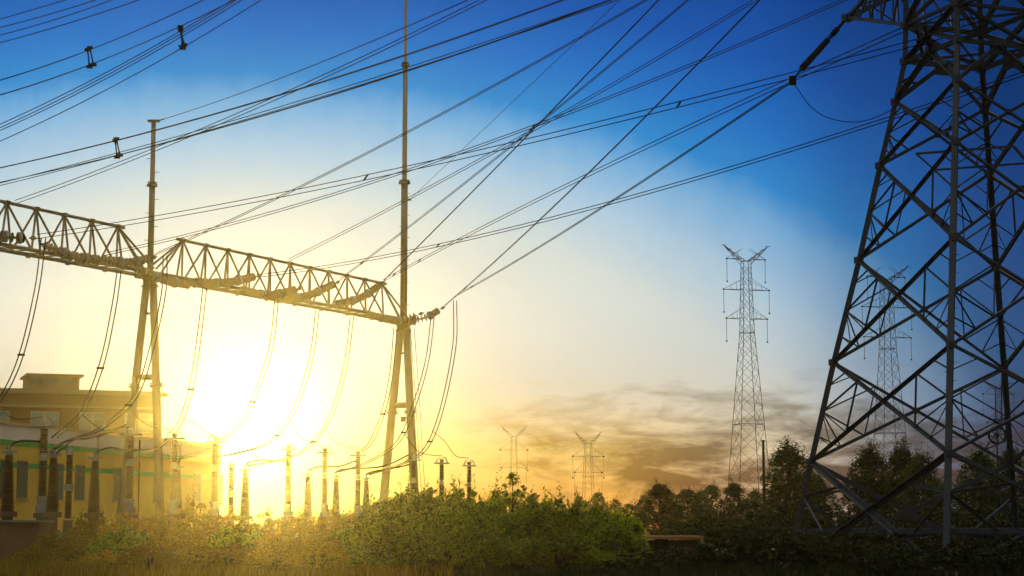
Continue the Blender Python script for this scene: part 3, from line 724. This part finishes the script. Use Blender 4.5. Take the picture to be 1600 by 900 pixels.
def make_B():
    r = thing('tapered_bushing', 'x', 'bushing')
    m = MB(); m.box((0, 0, .2), (1.2, 1.2, .4)); m.box((0, 0, 1.5), (.55, .55, 2.2)); m.box((0, 0, 2.75), (.95, .95, .3)); m.build('pedestal', PED, r)
    m = MB(); m.lathe(shed_profile(2.9, 6.0, .32, .15, .12, .09), 16); m.build('porcelain_cone', PORC_B, r)
    m = MB(); m.lathe([(.13, 6.0), (.2, 6.02), (.2, 6.16), (.08, 6.18), (.08, 6.5)], 12); m.tube([(-.42, 0, 6.22), (.42, 0, 6.22)], .05, 6); m.build('top_terminal', STEEL, r)
    m = MB(); n = 20; m.tube([V((.42*math.cos(6.2832*k/n), .42*math.sin(6.2832*k/n), 6.2)) for k in range(n+1)], .04, 5); m.build('corona_ring', STEEL, r); return r
def make_C():
    r = thing('surge_arrester', 'x', 'arrester')
    m = MB(); m.box((0, 0, .2), (1.1, 1.1, .4)); m.lathe([(.3, .4), (.3, 2.5)], 12); m.build('pedestal', PED, r)
    m = MB(); m.lathe(shed_profile(2.6, 4.4, .17, .17, .15, .08), 14); m.build('lower_insulator', PORC_B, r)
    m = MB(); m.lathe([(.2, 4.4), (.31, 4.45), (.31, 4.75), (.2, 4.8)], 14); m.build('joint_collar', STEEL, r)
    m = MB(); m.lathe(shed_profile(4.8, 6.7, .17, .16, .15, .08), 14); m.build('upper_insulator', PORC_B, r)
    m = MB(); m.lathe([(.27, 6.7), (.27, 7.0), (.2, 7.05), (.06, 7.1), (.06, 7.25)], 14); m.build('top_cap', STEEL, r); return r
pA, pB, pC = make_A(), make_B(), make_C(); used = set()
def place(proto, px, D, label, group):
    o = proto if proto.name not in used else copy_tree(proto); used.add(proto.name)
    p = P(px, 780, D); o.location = (p.x, D, 0); o.rotation_euler = (0, 0, .4); o['label'] = label; o['group'] = group; return o
AX = [(66, 668), (202, 680), (271, 687), (335, 692), (450, 704), (507, 709), (559, 713), (646, 720), (690, 725), (733, 729)]
AL = ['before the yellow hall, leftmost and largest', 'before the left leg of the left gantry column', 'before the right leg of the left gantry column', 'just right of the last green stripe end',
      'standing alone under the sun glow', 'behind the pale tapered bushing right of the glow', 'left of the dark pair near the right column', 'hiding the foot of the right gantry column',
      'just right of the right gantry column', 'farthest right, alone against the orange sky']
AD = {}
for (x, y), lb in zip(AX, AL):
    D = (8.12-2)*F/(825-y); AD[x] = D; place(pA, x, D, 'brown post insulator with ring cage, '+lb, 'post insulators with ring cages')
BX = [(12, 706), (82, 711), (147, 716), (277, 731), (383, 735), (481, 742), (525, 745), (572, 748)]
BL = ['at the left frame edge', 'close right of the largest post insulator', 'standing alone before the hall windows', 'half behind the post at the left column', 'faint inside the sun glow',
      'left of the two posts right of the glow', 'between the two posts right of the glow', 'smallest, close to the right gantry column']
BD = {}
for (x, y), lb in zip(BX, BL):
    D = (6.22-2)*F/(825-y); BD[x] = D; place(pB, x, D, 'tapered brown bushing on a pedestal, '+lb, 'tapered bushings')
for (x, y), lb in [((107, 702), 'before the yellow hall'), ((361, 724), 'pale inside the sun glow')]:
    place(pC, x, (7.1-2)*F/(825-y), 'straight ribbed arrester with a mid collar, '+lb, 'surge arresters')

# drops from the strings to the switchgear
GD = 'drop cables below the gantry beam'
def drop(lb, pts, xb, Dq, **k): curvewire('drop_cable', lb, pts, beamD(xb)-4, Dq, .05, .34, 2, 'cable', GD, None, (.55,))
drop('drop cable pair leaving the view at the left frame edge', [(68, 372), (58, 450), (36, 545), (12, 605), (-20, 650)], 68, 140)
drop('drop cable pair curving down to the second bushing before the hall', [(186, 425), (178, 480), (160, 565), (130, 640), (85, 684)], 186, 122)
drop('drop cable pair passing before the left gantry column', [(258, 400), (256, 455), (238, 540), (212, 618), (160, 668), (110, 688), (84, 708)], 258, BD[82])
drop('drop cable pair just right of the left gantry column', [(320, 450), (312, 520), (300, 600), (284, 655), (270, 676)], 320, AD[271])
drop('drop cable pair fading into the left side of the sun glow', [(432, 470), (424, 540), (398, 620), (368, 670), (338, 692)], 432, AD[335])
drop('drop cable pair running down through the sun glow', [(496, 485), (486, 560), (460, 640), (422, 690), (370, 708), (336, 714)], 496, 150)
drop('drop cable pair passing right of the sun glow', [(550, 495), (540, 570), (517, 650), (480, 700), (440, 718), (385, 728)], 550, BD[383])
drop('drop cable pair just left of the right gantry column', [(618, 512), (612, 580), (600, 640), (580, 690), (562, 706)], 618, AD[559])
drop('drop cable pair crossing before the right gantry column', [(676, 496), (668, 560), (650, 625), (622, 690), (570, 724), (526, 738)], 640, BD[525])
drop('rightmost drop cable pair hanging from the outermost string', [(711, 470), (710, 540), (690, 640), (664, 702), (620, 728), (574, 742)], 640, BD[572])
curvewire('guy_wire', 'thin straight pair of wires beside the right gantry column', [(644, 512), (652, 620), (658, 720), (662, 775)], 200, 199, .03, .4, 2, 'wire', None)
GJ = 'slack jumper wires between the posts'
def jump(lb, pts, D0, D1, r=.035): curvewire('jumper_wire', lb, pts, D0, D1, r, .2, 1, 'cable', GJ)
jump('slack jumper wire from the left frame edge to the largest post', [(-4, 630), (14, 650), (36, 655), (66, 651)], 140, AD[66])
jump('slack jumper wire from the second drop cable to the post at the left column', [(128, 648), (160, 672), (185, 668), (203, 668)], 130, AD[202])
jump('slack jumper wire crossing behind the left gantry column to the third post', [(203, 640), (230, 664), (256, 668), (271, 676)], 150, AD[271])
jump('slack jumper wire from the drop right of the left column to the fourth post', [(284, 654), (308, 662), (324, 676), (335, 682)], AD[271], AD[335])
jump('slack jumper wire from the drop in the glow to the lone post', [(452, 656), (468, 680), (486, 692), (507, 697)], 165, AD[507])
jump('slack jumper wire from the cable right of the glow to the seventh post', [(508, 668), (520, 686), (538, 696), (559, 701)], 170, AD[559])
jump('slack jumper wire from the crossing drop cable to the post right of the column', [(632, 678), (652, 704), (672, 711), (690, 712)], 180, AD[690])
jump('slack jumper wire from the rightmost drop cable to the farthest right post', [(675, 673), (695, 690), (712, 712), (733, 716)], 185, AD[733])
GH = 'black hoses on the bushings'
def hose(lb, x0, pts, D1): curvewire('hose', lb, [(x0, [y for x, y in BX if x == x0][0]-6)]+pts, BD[x0], D1, .075, .3, 1, 'hose', GH, HOSE)
hose('black hose arching from the left edge bushing', 12, [(20, 694), (34, 689), (62, 690)], AD[66])
hose('black hose arching from the second bushing toward the left column', 82, [(90, 697), (108, 688), (150, 682), (196, 664)], AD[202])
hose('black hose arching from the lone bushing toward the third post', 147, [(156, 704), (172, 700), (200, 703), (240, 702), (268, 686)], AD[271])
hose('black hose arching from the bushing at the left column toward the fourth post', 277, [(284, 716), (300, 710), (322, 706), (334, 700)], AD[335])
hose('faint black hose arching from the bushing in the glow', 383, [(390, 722), (406, 719), (430, 720), (448, 720)], AD[450])
hose('black hose arching from the bushing left of the two posts', 481, [(488, 732), (502, 729), (528, 729), (556, 720)], AD[559])
hose('black hose arching from the bushing between the two posts', 525, [(532, 734), (552, 732), (600, 728), (644, 708)], AD[646])
hose('black hose arching from the smallest bushing', 572, [(578, 738), (596, 734), (622, 730), (645, 724)], AD[646])

# ------------------------------------------------------------------ the near lattice tower
TC = V((21.485, 88, 0)); TA = .408
LV = [(0, 9.30), (5.114, 7.998), (9.787, 6.822), (14.602, 5.492), (19.07, 4.382), (22.086, 3.57), (24.0, 3.08), (25.75, 3.0), (29.5, 2.9), (33.5, 2.75)]
dN, dL, dF, dR = V((-math.sin(TA), -math.cos(TA), 0)), V((-math.cos(TA), math.sin(TA), 0)), V((math.sin(TA), math.cos(TA), 0)), V((math.cos(TA), -math.sin(TA), 0))
def tp(d, k): return TC+d*LV[k][1]+V((0, 0, LV[k][0]))
tw = thing('lattice_tower', 'huge near steel lattice tower filling the right side of the view', 'pylon')
for d in (dN, dL, dF, dR):
    m = MB()
    for k in range(len(LV)-1):
        wv = .26 if k < 4 else .24
        m.angle(tp(d, k), tp(d, k+1), wv, .05, -d)
        m.box(tp(d, k+1), (.33, .33, .30), TA)      # splice plates
    out = V((d.y, -d.x, 0)); z_ = 3.0
    while z_ < 30:
        k = max(i for i in range(len(LV)) if LV[i][0] <= z_); u = (z_-LV[k][0])/(LV[k+1][0]-LV[k][0]); q0 = tp(d, k).lerp(tp(d, k+1), u)
        m.bar(q0, q0+out*(.26 if int(z_*2.5) % 2 else -.26), .022); z_ += .4
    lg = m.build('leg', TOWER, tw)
    m = MB(); m.lathe([(.6, 0), (.6, .35), (.4, .4)], 12, tp(d, 0)); m.build('footing', CONC, lg)
def face(d0, d1):
    m = MB(); nrm_ = (d0+d1).normalized()
    def AB(p, q, w): m.angle(p, q, w, None, nrm_)
    def gus(p, s=.5): 
        t_ = (d1-d0).normalized(); m.add([p+t_*i*s*.5+V((0, 0, j*s*.42))+nrm_*o for o in (-.02, .02) for i, j in ((-1, -1), (1, -1), (1, 1), (-1, 1))],
              [(0, 1, 2, 3), (7, 6, 5, 4), (0, 4, 5, 1), (1, 5, 6, 2), (2, 6, 7, 3), (3, 7, 4, 0)])
    for k in range(1, 5):        # X panels between nodes 1..5
        a0, b0, a1, b1 = tp(d0, k), tp(d1, k), tp(d0, k+1), tp(d1, k+1)
        AB(a0, b1, .16); AB(b0, a1, .15)
        # crossing point
        w0, w1 = (b0-a0).length, (b1-a1).length; u = w0/(w0+w1)
        X = a0.lerp(b1, u); gus(X, .34)
        # redundant members near each leg
        for (p0, p1, q1, q0) in ((a0, a1, b1, b0), (b0, b1, a1, a0)):
            low = p0.lerp(q1, u*.5); upp = p1.lerp(q0, (1-u)*.5); mid = p0.lerp(p1, .5); qlo = p0.lerp(p1, .26); qhi = p0.lerp(p1, .76)
            AB(mid, low, .07); AB(mid, upp, .07)
            AB(qlo, p0.lerp(q1, u*.28), .055); AB(qhi, p1.lerp(q0, (1-u)*.26), .055)
            AB(mid, p0.lerp(q1, u*.28), .055); AB(low, low.lerp(upp, .97), .07) if k < 4 else None
    # bottom panel
    a0, b0, a1, b1 = tp(d0, 0), tp(d1, 0), tp(d0, 1), tp(d1, 1)
    AB(a0, b1, .24); AB(b0, a1, .24); w0, w1 = (b0-a0).length, (b1-a1).length; u = w0/(w0+w1); X = a0.lerp(b1, u); gus(X, .8)
    h0 = a0.lerp(a1, .36); h1 = b0.lerp(b1, .36); AB(h0, h1, .22)
    zz = a0.lerp(a1, .68); z2_ = b0.lerp(b1, .68)
    AB(zz, a1.lerp(b0, .24), .12); AB(z2_, b1.lerp(a0, .24), .12); AB(h0, a0.lerp(b1, .3), .12); AB(h1, b0.lerp(a1, .3), .12)
    AB(zz, h0.lerp(h1, .2), .12); AB(z2_, h1.lerp(h0, .2), .12); AB(X, h0.lerp(h1, .5), .12)
    # waist: horizontal with K brace
    a5, b5, a6, b6 = tp(d0, 5), tp(d1, 5), tp(d0, 6), tp(d1, 6); mid = a6.lerp(b6, .5)
    AB(a6, b6, .22); AB(a5, mid, .22); AB(b5, mid, .22); gus(mid+V((0, 0, -.1)), .9)
    AB(a5.lerp(a6, .5), a5.lerp(mid, .5), .1); AB(b5.lerp(b6, .5), b5.lerp(mid, .5), .1)
    # upper body
    for k in (6, 7, 8):
        p, q_, r_, s_ = tp(d0, k), tp(d1, k), tp(d0, k+1), tp(d1, k+1)
        AB(p, s_, .22); AB(q_, r_, .22); AB(r_, s_, .20)
        if k > 6:
            c0 = p.lerp(s_, .5); AB(p.lerp(r_, .5), c0, .1); AB(q_.lerp(s_, .5), c0, .1)
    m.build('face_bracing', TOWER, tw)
for d0, d1 in ((dN, dL), (dL, dF), (dF, dR), (dR, dN)): face(d0, d1)
for k in (6, 7, 8):
    m = MB(); m.angle(tp(dN, k), tp(dF, k), .13); m.angle(tp(dL, k), tp(dR, k), .13); m.build('inner_bracing', TOWER, tw)
m = MB()
for k in (2, 4):
    c4 = [tp(d, k) for d in (dN, dL, dF, dR)]; md = [c4[i].lerp(c4[(i+1) % 4], .5) for i in range(4)]
    if k == 4:
        for i in range(4): m.angle(md[i], md[(i+1) % 4], .10)
m.build('inner_bracing', TOWER, tw)
def arm(d0, d1, k, length, tipz, name='cross_arm'):
    n_ = (d0+d1).normalized(); m = MB(); a0, b0 = tp(d0, k), tp(d1, k); a1, b1 = tp(d0, k+1), tp(d1, k+1)
    tip = a0.lerp(b0, .5)+n_*length; tip.z = tipz
    for p in (a0, b0, a1, b1): m.angle(p, tip, .18)
    prev = None
    for j in range(1, 5):
        u = j/5; q4 = [a0.lerp(tip, u), b0.lerp(tip, u), b1.lerp(tip, u), a1.lerp(tip, u)]
        for i in range(4): m.angle(q4[i], q4[(i+1) % 4], .09)
        pr = prev or [a0, b0, b1, a1]
        m.angle(pr[0], q4[1], .09); m.angle(pr[1], q4[2], .09); m.angle(pr[3], q4[0], .09); m.angle(pr[2], q4[3], .09)
        prev = q4
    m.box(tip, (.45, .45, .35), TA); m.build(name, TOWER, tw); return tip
# arm length so that the left tip shows where the photograph has it
best = min((abs(proj(tp(dL, 7).lerp(tp(dF, 7), .5)+(dL+dF).normalized()*l)[0]-1326), l) for l in [x*.05 for x in range(20, 260)])[1]
tz = P(1326, 28, (tp(dL, 7).lerp(tp(dF, 7), .5)+(dL+dF).normalized()*best).y).z
tipL = arm(dL, dF, 7, best, tz)
arm(dN, dR, 7, best, tz)
arm(dL, dF, 8, best*.8, 34.5); arm(dN, dR, 8, best*.8, 34.5)
# strings on the tower
q1_ = P(1252, 108, 87.5)
string([P(1313, 40, tipL.y-.2), P(1285, 72, tipL.y-.2), q1_], 'insulator_string', 'long black slanting insulator string hung from the left arm tip of the near tower', (PORC_K, WIRE), .17, .23, False, None)
m = MB(); m.tube([tipL, P(1313, 40, tipL.y-.2)], .035, 5); m.build('shackle', TOWER, tw)
string([P(1434, 55, 88), P(1438, 68, 88), P(1441, 84, 88)], 'insulator_string', 'short dark insulator string hanging inside the tower top, left one of the pair', (PORC_K, WIRE), .2, .22, False, None)
string([P(1446, 50, 87), P(1450, 66, 87), P(1454, 84, 87)], 'insulator_string', 'short dark insulator string hanging inside the tower top, right one of the pair', (PORC_K, WIRE), .2, .22, False, None)
yk = MB(); q0 = P(1238, 126, 88); yk.box(q0, (.34, .2, .42)); yk.tube([q0, q1_], .04, 6); tag(yk.build('yoke_clamp', WIRE), 'small black yoke clamp at the lower end of the long slanting string', 'clamp')
curvewire('jumper_wire', 'thin slack jumper wire looping from the yoke clamp to the tower leg', [(1240, 130), (1268, 168), (1300, 186), (1345, 190), (1392, 172), (1410, 150)], 88, 88, .022, .1, 1, 'cable')

# ------------------------------------------------------------------ far pylons
def pylon(px, D, rows, label, base_half, lw=.13):
    """rows: horn tip row, joint row, arm rows, waist row; half widths in photo pixels"""
    k = D/F; cx = P(px, 700, D).x
    o = thing('transmission_pylon', label, 'pylon', (cx, D, 0), .25, 'far transmission pylons')
    Z = lambda y: P(px, y, D).z
    hy, jy, arms, wy = rows['horn'], rows['joint'], rows['arms'], rows['waist']
    bt, bw = rows['bt']*k, rows['bw']*k; bwid = lw*.42
    legs = MB(); br = MB()
    zj, zw = Z(jy), Z(wy); nl = 7; bh = base_half*k
    def hw(z): 
        if z >= zw: return bt+(bw-bt)*(zj-z)/(zj-zw)
        return bw+(bh-bw)*(zw-z)/zw
    cs = ((-1, -1), (1, -1), (1, 1), (-1, 1))
    for i, j in cs: legs = legs; legs.tube([(i*hw(0), j*hw(0), 0), (i*hw(zw), j*hw(zw), zw), (i*hw(zj), j*hw(zj), zj)], lw*.5, 4)
    legs.build('leg', FARST, o)
    zs = [0]; z = 0
    while z < zj-1: z += hw(z)*(1.5 if z < zw else 2.0)+.4; zs.append(min(z, zj))
    for z0, z1 in zip(zs, zs[1:]):
        for q in range(4):
            (i, j), (i2, j2) = cs[q], cs[(q+1) % 4]
            br.bar((i*hw(z0), j*hw(z0), z0), (i2*hw(z1), j2*hw(z1), z1), bwid); br.bar((i2*hw(z0), j2*hw(z0), z0), (i*hw(z1), j*hw(z1), z1), bwid)
    for z0 in (zw, zj, zw*.55): 
        for q in range(4): br.bar((cs[q][0]*hw(z0), cs[q][1]*hw(z0), z0), (cs[(q+1) % 4][0]*hw(z0), cs[(q+1) % 4][1]*hw(z0), z0), lw*.8)
    br.build('lattice_bracing', FARST, o)
    for sgn in (-1, 1):
        h = MB(); zt = Z(hy); hx = rows['hx']*k*sgn
        for j in (-1, 1):
            h.bar((sgn*hw(zj)*.6, j*hw(zj), zj), (hx, 0, zt), lw*.8); h.bar((sgn*hw(zj), j*hw(zj), zj-(zt-zj)*.25), (hx*.98, 0, zt-.2), lw*.6)
        for u in (.25, .5, .75): p = V((sgn*hw(zj)*.6, 0, zj)).lerp(V((hx, 0, zt)), u); h.bar(p+V((0, 0, -.9*(1-u)-.2)), p+V((sgn*.6, 0, .3)), bwid); h.bar(p+V((-.5, 0, 0)), p+V((.5, 0, 0)), lw)
        h.bar((hx-.5, 0, zt), (hx+.5, 0, zt), lw*.8); h.build('horn', FARST, o)
    for (ay, ax) in arms:
        za = Z(ay)
        for sgn in (-1, 1):
            h = MB(); X = ax*k*sgn
            for j in (-1, 1): h.bar((sgn*hw(za), j*hw(za), za), (X, 0, za), lw*.8); h.bar((sgn*hw(za+2), j*hw(za+2), za+2.2), (X, 0, za+.1), bwid)
            for u in (.3, .6): p = V((sgn*hw(za), 0, za)).lerp(V((X, 0, za)), u); h.bar(p, p+V((0, 0, 2.0*(1-u))), bwid)
            h.box((X, 0, za), (.35, .3, .3)); am = h.build('cross_arm', FARST, o)
            h = MB(); h.tube([(X, 0, za-.2), (X, 0, za-4.6)], lw*.42, 5); h.box((X, 0, za-4.8), (.3, .2, .3)); h.build('hanging_insulator', FARST, am)
    return o
pylon(1170, 400, dict(horn=384, joint=408, arms=[(405, 32), (453, 38), (498, 34)], waist=520, bt=6, bw=9, hx=37), 'largest far pylon, standing alone between the bushes and the near tower', 31)
pylon(1391, 420, dict(horn=415, joint=437, arms=[(433, 32), (480, 42), (527, 40)], waist=545, bt=7, bw=10, hx=38), 'far pylon seen through the lattice of the near tower', 28)
pylon(803, 455, dict(horn=667, joint=682, arms=[(703, 22), (731, 20)], waist=738, bt=3.6, bw=5, hx=19), 'smallest clear far pylon, rising behind the sapling', 9, .055)
pylon(919, 430, dict(horn=675, joint=693, arms=[(713, 25), (738, 22)], waist=745, bt=4.5, bw=6.5, hx=21), 'far pylon with wide horns over the dark cloud, right of the smallest one', 10, .06)
pylon(1562, 450, dict(horn=598, joint=606, arms=[(616, 26), (660, 20)], waist=668, bt=3, bw=5, hx=22), 'dim far pylon partly hidden by the far leg of the near tower', 12, .085)
# slim pole left of the tall bright topped tree
m = MB(); p = P(1195, 790, 150); zt = P(1195, 690, 150).z; m.tube([(p.x, 150, 0), (p.x-.05, 150, zt)], [.16, .09], 8)
po = m.build('wooden_pole', BARK); tag(po, 'slim bare wooden pole at the right foot of the largest far pylon', 'pole')
m = MB(); m.lathe([(.13, 0), (.13, .12)], 8, (p.x-.05, 150, zt)); m.build('cap', BARK, po)
# wheel shaped ring on a mast behind the tower
D = 128; wr = thing('wheel_mast', 'thin mast carrying a dark spoked wheel near the far tower leg', 'mast', (P(1558, 680, D).x, D, 0))
c = P(1558, 680, D); n = 32; rad = 13*D/F; m = MB()
m.tube([(rad*math.cos(6.2832*k/n), 0, c.z+rad*math.sin(6.2832*k/n)) for k in range(n+1)], .085, 6)
for k in range(8): m.bar((0, 0, c.z), (rad*math.cos(6.2832*k/8+.2), 0, c.z+rad*math.sin(6.2832*k/8+.2)), .05)
m.tube([(0, -.1, c.z), (0, .1, c.z)], .13, 8); m.build('wheel', HOSE, wr)
m = MB(); m.tube([(0, .16, 0), (0, .16, P(1558, 606, D).z)], [.07, .03], 6); m.bar((-.5, .16, c.z+rad+.5), (.5, .16, c.z+rad+.5), .06); m.build('pole', HOSE, wr)
# drums and boxes between the tower feet
for (px, py, D, col, lb) in [(1262, 833, 120, (.30, .09, .03), 'small rusty orange drum at the left tower foot'), (1324, 830, 122, (.34, .02, .02), 'small red drum between the left and near tower legs'),
                             (1394, 829, 124, (.03, .04, .38), 'small blue drum left of the near tower leg'), (1450, 828, 118, (.4, .4, .38), 'small pale grey drum close to the near tower leg')]:
    p = P(px, py, D); m = MB(); h = 1.25
    o = thing('drum', lb, 'barrel', (p.x, D, 0), group='small drums under the tower')
    m.lathe([(.36, 0), (.38, .03), (.36, .08), (.36, .42), (.385, .45), (.36, .48), (.36, .85), (.385, .88), (.36, .91), (.36, h-.05), (.38, h)], 16); m.build('body', mat('drum_'+lb.split()[1]+lb.split()[2], col, .5), o, True)
    m = MB(); m.lathe([(.34, h+.002), (.34, h+.02)], 16); m.build('lid', STEEL, o)
    o.scale = (1.3, 1.3, 1.55)
# guard rail behind the tower foot
gdr = thing('guard_rail', 'long grey steel guard rail behind the foot of the near tower', 'guard rail')
D = 108; a_, b_ = P(1330, 828, D), P(1680, 828, D); zr = P(1400, 829, D).z
m = MB(); m.bar((a_.x, D, zr), (b_.x, D, zr), .08, .28); m.bar((a_.x, D-.06, zr), (b_.x, D-.06, zr), .06, .09); m.build('rail', STEEL, gdr)
for i in range(7): m = MB(); x = a_.x+(b_.x-a_.x)*i/6; m.box((x, D+.11, zr/2), (.12, .12, zr+.1)); m.build('post', STEEL, gdr)

# ------------------------------------------------------------------ haze
HZ = dict(dens=.000074, g=.948)
hm = bpy.data.materials.new('haze'); hm.use_nodes = True; t = hm.node_tree; t.nodes.clear()
pv = t.nodes.new('ShaderNodeVolumePrincipled'); o_ = t.nodes.new('ShaderNodeOutputMaterial'); t.links.new(pv.outputs[0], o_.inputs['Volume'])
pv.inputs['Color'].default_value = (1, .93, .72, 1); pv.inputs['Density'].default_value = HZ['dens']; pv.inputs['Anisotropy'].default_value = HZ['g']
pv.inputs['Density Attribute'].default_value = ''; pv.inputs['Temperature Attribute'].default_value = ''
m = MB(); m.box((0, 225, 30), (800, 530, 62)); m2_ = m.build('haze', hm); tag(m2_, 'thin golden evening haze in the air', 'haze', kind='stuff')
m2_.visible_shadow = True
